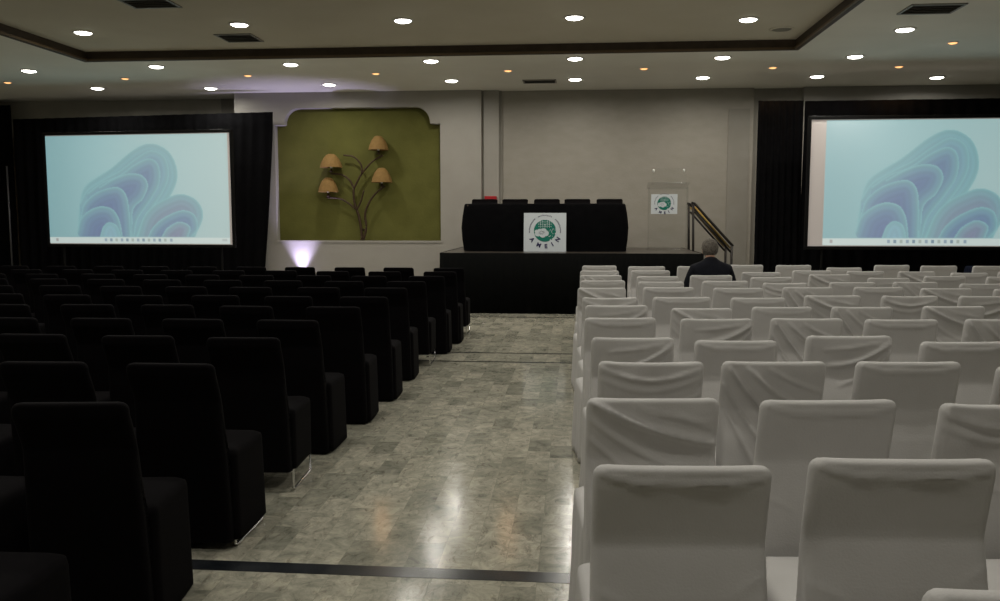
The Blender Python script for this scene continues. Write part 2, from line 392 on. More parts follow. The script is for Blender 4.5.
# ------------------------------------------------------------------ projection screens
def swirl_image(me, nu, nv):
    """colours of the projected picture on a grid, u 0..1 left to right, v 0..1 top to bottom"""
    U, V = np.meshgrid(np.linspace(0, 1, nu + 1), np.linspace(0, 1, nv + 1))
    X = 155 + U * 597; Y = 115 + V * 368
    base = np.stack([.21 + .14 * U, .46 + .05 * U - .02 * V, .50 + .01 * U - .02 * V], -1)
    base *= (1 - .16 * np.exp(-((U - .0) ** 2) / .05))[..., None]
    img = base.copy()
    def inside(P):
        r = np.zeros(X.shape, bool); n = len(P)
        for i in range(n):
            x0, y0 = P[i]; x1, y1 = P[(i + 1) % n]
            c = ((y0 > Y) != (y1 > Y)); den = (y1 - y0) if abs(y1 - y0) > 1e-9 else 1e-9
            r ^= c & (X < (x1 - x0) * (Y - y0) / den + x0)
        return r
    def dist(P):
        dm = np.full(X.shape, 1e9)
        for (x0, y0), (x1, y1) in zip(P, P[1:]):
            dx, dy = x1 - x0, y1 - y0; l = dx * dx + dy * dy + 1e-9
            t = np.clip(((X - x0) * dx + (Y - y0) * dy) / l, 0, 1)
            dm = np.minimum(dm, np.hypot(X - x0 - t * dx, Y - y0 - t * dy))
        return dm
    light = np.array([.155, .37, .40]); deep = np.array([.085, .145, .30]); violet = np.array([.15, .17, .29])
    def petal(edge, close, w=26, d=deep, lt=light, k=1.0):
        E_ = [(p.x, p.y) for p in spline([(a, b, 0) for a, b in edge], 8)]
        ins = inside(E_ + list(close)); ds = dist(E_)
        f = np.exp(-ds / w)[..., None]
        # soft ribbing following the edge
        rib = (.5 + .5 * np.cos(ds / 2.6))[..., None] * .09 * k
        c = lt * f + d * (1 - f); c = c * (1 + rib - .045)
        edge_l = np.exp(-(ds / 2.6) ** 2)[..., None] * .16
        c = c * (1 - edge_l) + np.array([.30, .55, .57]) * edge_l
        a = np.clip(ins * 1.0, 0, 1)[..., None]
        img[:] = img * (1 - a) + c * a
    bt = 460
    petal([(250, 440), (256, 390), (262, 345), (285, 285), (370, 228), (450, 165), (510, 145), (568, 178), (590, 250), (565, 320), (500, 400), (450, bt)], [(255, bt)], 60, np.array([.14, .27, .38]))
    petal([(262, 345), (290, 300), (350, 262), (400, 235), (455, 195), (505, 168), (550, 190), (562, 250), (540, 310), (485, 390), (450, bt)], [(265, bt)], 34, np.array([.12, .22, .36]))
    petal([(290, 310), (340, 275), (400, 250), (450, 215), (500, 195), (530, 220), (530, 280), (500, 335), (455, 400), (440, bt)], [(280, bt)], 26, deep)
    petal([(330, 290), (380, 262), (430, 245), (475, 252), (492, 285), (475, 330), (440, 370), (435, bt)], [(300, bt)], 22, deep)
    petal([(450, bt), (470, 400), (500, 360), (545, 332), (600, 315), (650, 338), (668, 390), (640, bt)], [], 40, violet)
    petal([(485, bt), (505, 425), (545, 392), (600, 370), (640, 385), (650, 430), (630, bt)], [], 20, deep)
    petal([(530, bt), (550, 430), (590, 408), (625, 425), (618, bt)], [], 16, violet)
    petal([(262, 395), (275, 350), (310, 315), (355, 295), (395, 292), (420, 320), (428, 380), (430, bt)], [(262, bt)], 20, deep)
    petal([(248, 445), (262, 400), (290, 372), (330, 356), (370, 365), (392, 400), (402, bt)], [(255, bt)], 22, deep)
    petal([(325, bt), (338, 425), (360, 410), (385, 425), (396, bt)], [], 12, np.array([.18, .36, .45]))
    # task bar
    bar = Y > 463
    img[bar] = np.array([.52, .62, .60])
    for k in range(13):
        x = 345 + k * 18; sel = bar & (np.abs(X - x) < 4) & (np.abs(Y - 472) < 5)
        img[sel] = [(.20, .30, .38), (.12, .22, .3), (.3, .38, .35)][k % 3]
    sel = (np.abs(X - 180) < 4) & (np.abs(Y - 471) < 5); img[sel] = (.3, .3, .3)
    sel = (np.abs(X - 735) < 8) & (np.abs(Y - 471) < 4); img[sel] = (.38, .45, .45)
    ca = me.color_attributes.new('picture', 'FLOAT_COLOR', 'POINT')
    arr = np.ones((img.shape[0] * img.shape[1], 4)); arr[:, :3] = img.reshape(-1, 3)
    ca.data.foreach_set('color', arr.ravel())
def pic_mat(s):
    m = bpy.data.materials.new('projected_picture'); m.use_nodes = True; nt = m.node_tree; b = nt.nodes['Principled BSDF']
    b.inputs['Base Color'].default_value = (.3, .3, .3, 1); b.inputs['Roughness'].default_value = .9; b.inputs['Specular IOR Level'].default_value = .1
    a = nt.nodes.new('ShaderNodeVertexColor'); a.layer_name = 'picture'
    nt.links.new(a.outputs['Color'], b.inputs['Emission Color']); b.inputs['Emission Strength'].default_value = s
    return m
M_pic = pic_mat(.82)
NU, NV = 300, 186
def picture_mesh(w, h):
    me = bpy.data.meshes.new('projected_picture')
    vs = [(w * i / NU, 0, h * (1 - j / NV)) for j in range(NV + 1) for i in range(NU + 1)]
    fs = [(j * (NU + 1) + i, (j + 1) * (NU + 1) + i, (j + 1) * (NU + 1) + i + 1, j * (NU + 1) + i + 1) for j in range(NV) for i in range(NU)]
    me.from_pydata(vs, [], fs); me.update(); swirl_image(me, NU, NV); return me
def screen(p0, p1, z0, z1, ix0, ix1, label):
    """p0,p1 left and right ends of the white cloth; ix0,ix1 picture's extent along it"""
    p0 = Vector((*p0, 0)); p1 = Vector((*p1, 0)); L_ = (p1 - p0).length; rz = math.atan2(p1.y - p0.y, p1.x - p0.x)
    t = thing('projection_screen', label, 'projection screen', p0, rz)
    bm = bmesh.new(); box(bm, (L_ / 2, .02, (z0 + z1) / 2), (L_, .02, z1 - z0)); obj('screen_cloth', bm, M_screen, t)
    o = link('projected_picture', picture_mesh(ix1 - ix0, z1 - z0 - .03), M_pic, t); o.location = (ix0, .006, z0 + .015)
    b = .055; bm = bmesh.new()
    for cx, cz, sx, sz in ((L_ / 2, z0 - b / 2, L_ + 2 * b, b), (L_ / 2, z1 + b / 2, L_ + 2 * b, b), (-b / 2, (z0 + z1) / 2, b, z1 - z0), (L_ + b / 2, (z0 + z1) / 2, b, z1 - z0)):
        box(bm, (cx, .015, cz), (sx, .06, sz), bevel=.008)
    obj('screen_frame', bm, M_frame, t)
    for s in (.25, L_ - .25):
        bm = bmesh.new(); tube(bm, [(s, .06, z0 - .04), (s, .06, .03)], .022); box(bm, (s, .06, .02), (.06, .5, .04), bevel=.008); obj('stand_leg', bm, M_frame, t)
screen((-10.09, 15.62), (-6.33, 15.32), 1.055, 3.115, .0, 3.72, 'left projection screen with blue swirling flower picture, black frame and drape')
screen((3.80, 14.35), (7.75, 14.35), 1.09, 3.135, .24, 3.52, 'right projection screen, blue flower picture beside a blank pinkish strip')

# ------------------------------------------------------------------ stage, table, sign, lectern, rails
SX0, SX1, SY0, SY1, SZ = -2.17, 2.02, 13.72, 16.6, .985
t = thing('stage', 'raised platform with grey brown deck and black skirt at the hall front', 'stage', (0, 0, 0))
bm = bmesh.new(); box(bm, ((SX0 + SX1) / 2, (SY0 + SY1) / 2, SZ - .03), (SX1 - SX0, SY1 - SY0, .06), bevel=.008); obj('deck', bm, M_deck, t)
bm = bmesh.new()                                           # pleated skirt round three sides
path = []
for i in range(161): path.append((SX0 + (SX1 - SX0) * i / 160, SY0, 0, -1))
def skirtstrip(pts, nrm, m, zt, zb, amp, per, parent, name):
    bm = bmesh.new(); rows = []
    for (x, y, s) in pts:
        a = amp * math.sin(2 * PI * s / per) + .4 * amp * noise.noise(Vector((s * 4, 0, 0)))
        rows.append([bm.verts.new((x + nrm[0] * (a * f + off), y + nrm[1] * (a * f + off), z)) for z, f, off in ((zt, .2, 0), (zt * .5, .8, .0), (zb, 1, .0), )])
    for A, B in zip(rows, rows[1:]):
        for k in range(2): bm.faces.new((A[k], A[k + 1], B[k + 1], B[k]))
    o = obj(name, bm, m, parent, True); sm = o.modifiers.new('thickness', 'SOLIDIFY'); sm.thickness = .006; sm.offset = 1; return o
bm.free()
def seg(p, q, n):
    Ln = math.hypot(q[0] - p[0], q[1] - p[1]); return [(p[0] + (q[0] - p[0]) * i / n, p[1] + (q[1] - p[1]) * i / n, Ln * i / n) for i in range(n + 1)]
skirtstrip(seg((SX0 - .012, SY0 - .012), (SX1 + .012, SY0 - .012), 260), (0, -1), M_skirt, SZ + .002, .004, .012, .16, t, 'skirt')
skirtstrip(seg((SX0 - .012, SY1), (SX0 - .012, SY0 - .012), 160), (-1, 0), M_skirt, SZ + .002, .004, .012, .16, t, 'skirt')
skirtstrip(seg((SX1 + .012, SY0 - .012), (SX1 + .012, SY1), 160), (1, 0), M_skirt, SZ + .002, .004, .012, .16, t, 'skirt')
bm = bmesh.new()
for x in (SX0 + .3, 0, SX1 - .3):
    for y in (SY0 + .3, SY1 - .3): tube(bm, [(x, y, 0), (x, y, SZ - .06)], .03)
obj('underframe', bm, M_rail, t)

# table on the stage + cloth
t = thing('folding_table', 'long table on the stage wholly covered by a black cloth', 'table', (-.54, 14.72, SZ))
bm = bmesh.new(); box(bm, (0, 0, .775), (2.58, .58, .03), bevel=.006); obj('tabletop', bm, M_trim, t)
for sx in (-1, 1):
    for sy in (-1, 1):
        bm = bmesh.new(); tube(bm, [(sx * 1.1, sy * .2, 0.0), (sx * 1.1, sy * .2, .762)], .014); obj('leg', bm, M_rail, t, True)
def table_cloth(cx, cy, z0, w, d, h, m, label, seed=0):
    bm = bmesh.new(); N = 200; rings = []
    def per(k, hw, hd, r):
        # rounded rectangle perimeter
        a = 2 * PI * k / N; c, s = math.cos(a), math.sin(a); e = 8
        q = (abs(c) ** e + abs(s) ** e) ** (-1 / e); return c * q * hw, s * q * hd
    levels = [(h, -.03), (h + .002, -.012), (h - .004, 0.0), (h - .03, .008), (h * .75, .02), (h * .5, .03), (h * .25, .02), (h * .08, .01), (.006, .012)]
    for z, o in levels:
        ring = []
        for k in range(N):
            x, y = per(k, w / 2 + o, d / 2 + o, .02)
            f = 1 - z / h
            wv = .016 * f * math.sin(k * .75 + seed) + .02 * f * noise.noise(Vector((x * 3, y * 3, seed)))
            nrm = Vector((x / (w / 2), y / (d / 2), 0)).normalized()
            bulge = (.025 * math.sin(PI * z / h) if abs(x) > w / 2 - .02 else 0)
            ring.append(bm.verts.new((cx + x + nrm.x * wv + math.copysign(bulge, x), cy + y + nrm.y * wv, z0 + z)))
        rings.append(ring)
    for A, B in zip(rings, rings[1:]):
        for k in range(N): bm.faces.new((A[k], A[(k + 1) % N], B[(k + 1) % N], B[k]))
    bm.faces.new(rings[0]); return tag(obj('tablecloth', bm, m, None, True), label, 'tablecloth')
table_cloth(-.52, 14.72, SZ, 2.72, .64, .805, M_black, 'black cloth covering the long table on the stage')
# emblem signs
def sign(x, y, z, w, h, label, tilt=0.0, name='emblem_sign', detail=True):
    t = thing(name, label, 'sign', (x, y, z)); t.rotation_euler = (tilt, 0, 0)
    bm = bmesh.new(); box(bm, (0, 0, h / 2), (w, .008, h), bevel=.002); obj('panel', bm, M_board, t)
    R = w * .26; cz = h * .54
    bm = bmesh.new()                                        # green disc with white lobes left open
    nr, na = 30, 96
    lobes = [(-.42, -.14, .34), (-.12, -.08, .32), (.10, -.22, .26), (-.66, -.25, .26), (-.2, -.34, .28), (-.8, -.05, .14)]
    V = {}
    def vv(i, j):
        j %= na
        if (i, j) not in V: V[i, j] = bm.verts.new((R * i / nr * math.cos(2 * PI * j / na), -.0062, cz + R * i / nr * math.sin(2 * PI * j / na)))
        return V[i, j]
    rnd = random.Random(3)
    for i in range(1, nr):
        for j in range(na):
            a = 2 * PI * (j + .5) / na; px, pz = (i + .5) / nr * math.cos(a), (i + .5) / nr * math.sin(a)
            white = any((px - lx) ** 2 + (pz - lz) ** 2 < lr * lr for lx, lz, lr in lobes)
            if pz > .28 and abs(px) < .6 and (abs((px * 5) % 1 - .5) > .40 or abs((pz * 5) % 1 - .5) > .40): white = True
            if px > .35 and pz < .3 and noise.noise(Vector((px * 9, pz * 9, 2))) > .30: white = True
            if white: continue
            bm.faces.new((vv(i, j), vv(i + 1, j), vv(i + 1, j + 1), vv(i, j + 1)))
    obj('green_emblem', bm, M_logo, t)
    # fine lines inside the white shape
    bm = bmesh.new()
    for k in range(9):
        a = k * .7; tube(bm, [(R * (-.3 + .28 * math.cos(a)), -.006, cz + R * (-.15 + .2 * math.sin(a))), (R * (-.3 + .12 * math.cos(a + .6)), -.006, cz + R * (-.15 + .1 * math.sin(a + .6)))], w * .004, 4)
    obj('emblem_lines', bm, mat('grey_print', (.25, .28, .33), .6), t)
    # ring of tiny lettering too small to read, in three words
    bm = bmesh.new(); rr = w * .365
    for a0, a1, nn in ((186, 132, 13), (116, 66, 11), (48, -6, 13)):
        for k in range(nn):
            a = math.radians(a0 + (a1 - a0) * k / (nn - 1)); rot = Matrix.Rotation(-(a - PI / 2), 3, 'Y')
            hh = w * .026; box(bm, (rr * math.cos(a), -.0058, cz + rr * math.sin(a)), (w * .011, .002, hh), rot)
            off = Vector((w * .007, 0, hh * (.35, -.35, 0)[k % 3])); off.rotate(rot)
            box(bm, (rr * math.cos(a) + off.x, -.0058, cz + rr * math.sin(a) + off.z), (w * .017, .002, w * .009), rot)
    obj('ring_lettering', bm, M_navyp, t)
    for ch, ad in (('A', 215), ('M', 247), ('E', 274), ('I', 299), ('N', 326)):
        a = math.radians(ad); r2 = w * .37
        cu = bpy.data.curves.new('letter', 'FONT'); cu.body = ch; cu.size = w * .135; cu.align_x = 'CENTER'; cu.align_y = 'CENTER'; cu.extrude = .0008; cu.offset = w * .006
        tmp = bpy.data.objects.new('letter', cu); COL.objects.link(tmp)
        dg = bpy.context.evaluated_depsgraph_get(); me = bpy.data.meshes.new_from_object(tmp.evaluated_get(dg)); bpy.data.objects.remove(tmp)
        o = link('letter', me, M_navyp, t); o.rotation_euler = (Matrix.Rotation(-(a + PI / 2), 3, 'Y') @ Matrix.Rotation(PI / 2, 3, 'X')).to_euler()
        o.location = (r2 * math.cos(a), -.0060, cz + r2 * math.sin(a))
    return t
sign(-.50, 14.27, SZ + .002, .71, .65, 'large white AMEIN emblem sign leaning on the black table on the stage', -.10)
# lectern
t = thing('lectern', 'clear acrylic lectern standing at the right of the stage', 'lectern', (1.63, 15.3, SZ))
bm = bmesh.new(); box(bm, (0, 0, .012), (.72, .42, .024), bevel=.004); obj('base_plate', bm, M_acr, t)
bm = bmesh.new(); box(bm, (0, -.10, .56), (.66, .012, 1.08), bevel=.002); obj('front_panel', bm, M_acr, t)
for s in (-1, 1):
    bm = bmesh.new(); box(bm, (s * .336, 0, .56), (.012, .22, 1.08), bevel=.002); obj('side_panel', bm, M_acr, t)
bm = bmesh.new(); box(bm, (0, .06, 1.13), (.72, .42, .012), Matrix.Rotation(-.25, 3, 'X'), bevel=.002); obj('reading_top', bm, M_acr, t)
bm = bmesh.new(); box(bm, (0, -.13, 1.29), (.60, .010, .28), bevel=.002); obj('screen_panel', bm, M_acr, t)
for s in (-1, 1):
    bm = bmesh.new(); lathe(bm, [(0, 0), (.014, 0), (.017, .03), (.015, .05), (0, .056)], 14, (s * .27 + (0 if s < 0 else -.02), -.15, 1.36)); obj('edge_glint', bm, M_lampring, t, True)  # pale knobs added for the glints on the upper acrylic edge
sign(1.555, 15.185, SZ + .635, .455, .345, 'small white emblem sign fixed to the clear acrylic lectern', 0)
# stairs beside the stage
t = thing('stage_steps', 'dark portable steps at the right end of the stage', 'steps', (SX1 + .02, 14.95, 0))
for k in range(4):
    bm = bmesh.new(); zt = .8 - k * .2; box(bm, (.10 + k * .19, .3, zt - .02), (.21, .60, .04), bevel=.006); obj('tread', bm, M_deck, t)
bm = bmesh.new()
for y in (.02, .58): prism(bm, [(.0, 0), (.0, .76), (.1, .76), (.78, .12), (.78, 0)], y - .015, y + .015)
obj('stringer', bm, M_skirt, t)
def rail(y, label):
    t = thing('stair_handrail', label, 'handrail', (0, y, 0))
    o_ = 0 if y > 15.2 else .01
    xt, xb = 2.055, 2.69
    tilt = -.035
    bm = bmesh.new(); tube(bm, [(xt, 0, .0), (xt + tilt * .5, 0, .985), (xt + tilt, 0, 1.80)], .022); obj('post', bm, M_rail, t, True)
    bm = bmesh.new(); tube(bm, [(xb, 0, .0), (xb, 0, 1.10)], .022); obj('post', bm, M_rail, t, True)
    bm = bmesh.new(); tube(bm, [(xt + tilt - .03, 0, 1.81), (xt + tilt + .02, 0, 1.80), (xb - .02, 0, 1.11), (xb + .02, 0, 1.07)], .024); obj('handrail_bar', bm, M_rail, t, True)
    bm = bmesh.new(); tube(bm, [(xt + tilt + .03, -.012, 1.74), (xb - .03, -.012, 1.035)], .015); obj('brass_bar', bm, M_brass, t, True)
    bm = bmesh.new(); tube(bm, [(xt + tilt + .03, 0, 1.66), (xb - .02, 0, .97)], .018); obj('lower_bar', bm, M_rail, t, True)
rail(14.93, 'nearer sloping black and brass handrail beside the stage steps')
rail(15.52, 'farther sloping black and brass handrail beside the stage steps')

# small red object against the column behind the table
t = thing('fire_alarm_box', 'small red box on the wall column above the left table chair', 'alarm', (-1.66, 16.80, 1.86))
bm = bmesh.new(); box(bm, (0, 0, .06), (.24, .07, .12), bevel=.012); obj('housing', bm, M_red, t)
bm = bmesh.new(); box(bm, (0, -.037, .06), (.14, .006, .05), bevel=.002); obj('cover_plate', bm, M_red, t)

# side tables with navy cloth
table_cloth(6.75, 13.72, 0, 1.3, .5, .80, M_navy, 'dark navy cloth over the small table below the right screen', 3)
t = thing('folding_table', 'small table under a navy cloth at the right edge, below the screen', 'table', (6.75, 13.72, 0))
bm = bmesh.new(); box(bm, (0, 0, .775), (1.22, .44, .03), bevel=.006); obj('tabletop', bm, M_trim, t)
for sx in (-1, 1):
    for sy in (-1, 1):
        bm = bmesh.new(); tube(bm, [(sx * .5, sy * .15, 0.0), (sx * .5, sy * .15, .762)], .014); obj('leg', bm, M_rail, t, True)
t = thing('laptop', 'thin silver laptop on the navy table at the right edge', 'laptop', (6.85, 13.72, .807))
bm = bmesh.new(); box(bm, (0, 0, .008), (.34, .24, .016), bevel=.004); obj('laptop_body', bm, M_paper, t)
bm = bmesh.new(); box(bm, (0, .115, .055), (.34, .008, .085), Matrix.Rotation(-.2, 3, 'X'), bevel=.002); obj('laptop_lid', bm, M_paper, t)

# ------------------------------------------------------------------ wall lamp shaped like a tree
LX, LZ, LS = -4.25, 1.12, .0205 / 4.81 * 1.0
def lp(px, py):   # drawn on the niche's plane, metres per photo pixel
    return (LX + (px - 297) / 4.81 * .0203, 0, 1.115 + (575 - py) / 4.81 * .0203)
t = thing('tree_wall_lamp', 'bronze tree shaped wall lamp with four tan shades in green niche', 'wall lamp', (0, 16.80, 0))
def br(pts, r0, r1, y=0, name='branch'):
    P = spline([(lp(a, b)[0], y, lp(a, b)[2]) for a, b in pts], 5); bm = bmesh.new()
    tube(bm, P, [r0 + (r1 - r0) * i / (len(P) - 1) for i in range(len(P))], 8); return obj(name, bm, M_branch, t, True)
br([(297, 575), (290, 510), (280, 455), (268, 425), (259, 380), (259, 330)], .028, .021, name='trunk')
br([(303, 575), (318, 520), (314, 450), (338, 392), (375, 348), (412, 322)], .026, .017, -.02)
br([(259, 335), (280, 295), (300, 262), (350, 208), (402, 178)], .021, .016)
br([(300, 262), (297, 222), (262, 185), (213, 177)], .018, .016, -.01)
br([(259, 332), (238, 292), (200, 268), (148, 262)], .02, .016, .01)
br([(272, 435), (232, 402), (190, 380), (127, 374)], .02, .016, .01)
br([(274, 432), (294, 392), (309, 342)], .018, .016, -.015)
for cx, zb, zt, w in ((384, 155, 90, 94), (156, 235, 172, 106), (140, 350, 282, 96), (398, 306, 238, 98)):
    x, _, z = lp(cx, zb); h = (zb - zt) / 4.81 * .0203; r = w / 2 / 4.81 * .0203
    bm = bmesh.new(); P = [(r, 0), (r * .9, h * .3), (r * .70, h * .65), (r * .42, h * .93), (r * .25, h), (r * .24, h * .98), (r * .40, h * .9), (r * .67, h * .62), (r * .87, h * .28), (r * .97, .0), (r, 0)]
    lathe(bm, P, 28, (x, -.06, z)); s = obj('lamp_shade', bm, M_shade, t, True)
    bm = bmesh.new(); lathe(bm, [(0, -.085), (.035, -.085), (.045, -.07), (.02, -.055), (.016, 0), (.02, .02), (0, .02)], 16, (x, -.05, z)); obj('lamp_holder', bm, M_branch, s, True)
    bm = bmesh.new(); lathe(bm, [(0, .0), (.015, .005), (.03, .04), (.022, .075), (0, .085)], 16, (x, -.06, z - .02)); obj('bulb', bm, M_lampring, s, True)
bm = bmesh.new(); tube(bm, [(LX, .0, 1.32), (LX, .13, 1.32)], .02); lathe(bm, [(0, 0), (.05, 0), (.05, .02), (0, .02)], 16, (LX, .0, 1.11)); obj('wall_bracket', bm, M_branch, t)

# floor uplight in front of the niche wall (violet wash on wall and soffit)
t = thing('floor_uplight', 'small stage uplight on the floor throwing violet light up the niche wall', 'uplight', (-5.48, 16.60, 0))
bm = bmesh.new(); lathe(bm, [(0, .06), (.08, .06), (.09, .10), (.09, .26), (.10, .27), (.10, .29), (.085, .29), (.08, .2), (0, .2)], 20); obj('lamp_can', bm, M_frame, t, True)
bm = bmesh.new(); tube(bm, [(-.11, 0, .18), (-.11, 0, .02), (.11, 0, .02), (.11, 0, .18)], .01); obj('yoke', bm, M_frame, t)
bm = bmesh.new(); lathe(bm, [(0, .275), (.083, .275), (.083, .27), (0, .27)], 20); obj('lens', bm, mat('violet_led', (.5, .4, 1), .4, emit=(.65, .5, 1), estr=12), t)
ld = bpy.data.lights.new('uplight_beam', 'SPOT'); ld.energy = 250; ld.color = (.66, .58, 1); ld.spot_size = math.radians(66); ld.spot_blend = 1.0; ld.shadow_soft_size = .04
lo = bpy.data.objects.new('uplight_beam', ld); COL.objects.link(lo); lo.parent = t; lo.location = (0, 0, .31); lo.rotation_euler = (PI - .04, 0, 0)

# ------------------------------------------------------------------ chairs
def rrect(k, N, hw, hd, r):
    """point k of N on a rounded rectangle, even spacing by arc length"""
    r = min(r, hw, hd); s = [2 * (hw - r), PI * r / 2, 2 * (hd - r), PI * r / 2] * 2
    T = sum(s); d = T * k / N; i = 0
    while d > s[i]: d -= s[i]; i += 1
    a = hw - r; b = hd - r
    if i == 0: return (-a + d, -hd)
    if i == 1: t = d / r; return (a + r * math.sin(t), -b - r * math.cos(t))
    if i == 2: return (hw, -b + d)
    if i == 3: t = d / r; return (a + r * math.cos(t), b + r * math.sin(t))
    if i == 4: return (a - d, hd)
    if i == 5: t = d / r; return (-a - r * math.sin(t), b + r * math.cos(t))
    if i == 6: return (-hw, b - d)
    t = d / r; return (-a - r * math.cos(t), -b - r * math.sin(t))
def lerp_tab(z, T):
    if z >= T[0][0]: return T[0][1:]
    for A, B in zip(T, T[1:]):
        if B[0] <= z <= A[0]:
            f = (A[0] - z) / (A[0] - B[0]); f = f * f * (3 - 2 * f) if 0 else f
            return tuple(a + (b - a) * f for a, b in zip(A[1:], B[1:]))
    return T[-1][1:]
def back_mesh(W, Hh, folds, seed, sag=.006, Nn=112):
    """covered backrest and rear drape: tall slab open at no side. faces +Y; the rear is -Y"""
    zs = [Hh - v for v in (0, .004, .010, .018, .028, .040, .055)] + [Hh - .055 - (Hh - .085) * (i / 84) for i in range(1, 85)] + [.006]
    # z, y rear, y front, extra half width
    T = [(Hh, -.306, -.262, 0), (Hh - .05, -.302, -.252, .0), (.75, -.270, -.222, .0), (.725, -.267, -.218, .0), (.69, -.277, -.212, .0), (.60, -.300, -.205, .0), (.45, -.324, -.195, .0), (.2, -.333, -.19, .003), (0, -.334, -.19, .006)]
    bm = bmesh.new(); rings = []; R = .030; rnd = random.Random(seed)
    for z in zs:
        yr, yf, ex = lerp_tab(z, T); hw = W / 2 + ex; dz = Hh - z
        if dz < R:
            q = 1 - dz / R; hw -= R * (1 - math.sqrt(max(0, 1 - q * q)))
        hd = (yf - yr) / 2
        if dz < .012: hd *= math.sqrt(max(.02, 1 - (1 - dz / .012) ** 2)) * .6 + .4
        ring = []
        for k in range(Nn):
            x, y = rrect(k, Nn, hw, hd, min(.022, hd * .95))
            xx, yy, zz = x, y + (yr + yf) / 2, z
            if dz < .3:
                zz -= sag * (1 - (x / (W / 2)) ** 4) * max(0, 1 - dz / .12)
            if y < 0:
                d = 2.1 * folds(x / (W / 2), z, rnd)
                edge = min(1, max(0, 1 - abs(x) / (W / 2)) / .08 + .12)
                yy -= d * edge
            if z < .68 and seed:                             # hanging lower cloth waves a little
                f = (.68 - z) / .68; wv = .007 * f * math.sin(x * 34 + seed * 2.1) + .010 * f * noise.noise(Vector((x * 9, z * 2, seed)))
                if y < 0: yy -= wv
                xx += .006 * f * noise.noise(Vector((z * 6, y * 10, seed + 5))) * (1 if x > 0 else -1)
            ring.append(bm.verts.new((xx, yy, zz)))
        rings.append(ring)
    for A, B in zip(rings, rings[1:]):
        for k in range(Nn): bm.faces.new((A[k], B[k], B[(k + 1) % Nn], A[(k + 1) % Nn]))
    bm.faces.new(rings[0]); bm.faces.new(rings[-1][::-1])
    return bm
def seat_mesh(W, zb, seed, flare=.02, waves=.008, rear=0.0):
    Nn = 96; bm = bmesh.new(); rings = []
    L = [(.478, .35), (.480, .7), (.474, .90), (.462, .985), (.440, 1.0)] + [(.44 + (zb - .44) * i / 10, 1.0 + flare * 4 * i / 10) for i in range(1, 11)]
    for z, s in L:
        ring = []; f = max(0, (.44 - z) / .44)
        for k in range(Nn):
            x, y = rrect(k, Nn, W / 2, .235, .05); s2 = s if s < 1 else 1
            px, py = x * s2, y * s2
            nv = Vector((x / (W / 2), y / .235, 0)); nv.normalize()
            o = flare * f + (waves * f * math.sin(k * .9 + seed) + .012 * f * noise.noise(Vector((x * 8, y * 8, seed + z * 2))) if waves else 0)
            if rear and py < 0: py *= 1 - rear
            ring.append(bm.verts.new((px + nv.x * o, py + nv.y * o + .02, z)))
        rings.append(ring)
    for A, B in zip(rings, rings[1:]):
        for k in range(Nn): bm.faces.new((A[k], B[k], B[(k + 1) % Nn], A[(k + 1) % Nn]))
    bm.faces.new(rings[0]); bm.faces.new(rings[-1][::-1])
    return bm
def ridge(x, z, x0, z0, x1, z1, w, a, bow=0.0):
    dx, dz = x1 - x0, z1 - z0; l = dx * dx + dz * dz; t = ((x - x0) * dx + (z - z0) * dz) / l
    tt = max(0, min(1, t)); qx = x0 + tt * dx; qz = z0 + tt * dz - bow * math.sin(PI * tt)
    # x is -1..1 over .225 m
    d = math.hypot((x - qx) * .225, z - qz); fade = math.sin(PI * min(1, max(0.0, .12 + .83 * tt))) ** .6
    return a * math.exp(-(d / w) ** 2) * fade
def F_smooth(x, z, r):
    d = .0015 * noise.noise(Vector((x * 1.5, z * 7, 1)))
    for x0, z0, x1, z1, w, a, b in ((-.92, .925, .1, .895, .007, .0045, .008), (.95, .92, .1, .895, .007, .004, .004), (-.3, .915, .5, .90, .006, .003, .004), (.97, .60, .4, .52, .008, .003, .0), (.97, .56, .45, .49, .008, .003, .0), (-.97, .62, -.5, .57, .008, .002, .0), (.97, .66, .6, .61, .007, .002, .0)): d += ridge(x, z, x0, z0, x1, z1, w, a, b)
    return d
def F_left(x, z, r):
    d = .003 * noise.noise(Vector((x * 2, z * 8, 4)))
    for x0, z0, x1, z1, w, a, b in ((-.95, .935, 1.1, .78, .011, .017, .025), (-.95, .87, .7, .68, .011, .0045, .03), (-.95, .80, .3, .60, .011, .005, .02), (-.2, .915, 1, .86, .007, .004, .01), (.3, .90, 1, .83, .007, .003, .005), (-.95, .72, 0, .52, .012, .004, .03)): d += ridge(x, z, x0, z0, x1, z1, w, a, b)
    return d
def F_right(x, z, r):
    d = .003 * noise.noise(Vector((x * 2, z * 8, 9)))
    for x0, z0, x1, z1, w, a, b in ((.92, .90, -.5, .78, .013, .013, .03), (.95, .86, -.2, .68, .012, .008, .03), (.95, .76, .1, .60, .012, .006, .03), (.7, .91, -.6, .87, .008, .005, .01)): d += ridge(x, z, x0, z0, x1, z1, w, a, b)
    return d
def F_steep(x, z, r):
    d = .003 * noise.noise(Vector((x * 2, z * 8, 14)))
    for x0, z0, x1, z1, w, a, b in ((-.85, .91, .5, .56, .011, .013, .02), (-.95, .84, .1, .5, .011, .009, .02), (-.5, .91, .95, .70, .011, .009, .03), (-.95, .75, -.3, .45, .011, .007, .0), (-.1, .91, 1, .80, .008, .005, .01)): d += ridge(x, z, x0, z0, x1, z1, w, a, b)
    return d
def F_sag(x, z, r):
    d = .004 * noise.noise(Vector((x * 2, z * 9, 20)))
    for x0, z0, x1, z1, w, a, b in ((-.95, .91, .95, .91, .010, .008, .05), (-.95, .86, .95, .87, .012, .005, .06), (.97, .80, .1, .73, .010, .005, .02), (-.97, .72, .3, .63, .012, .005, .02)): d += ridge(x, z, x0, z0, x1, z1, w, a, b)
    return d
def F_none(x, z, r): return 0.0
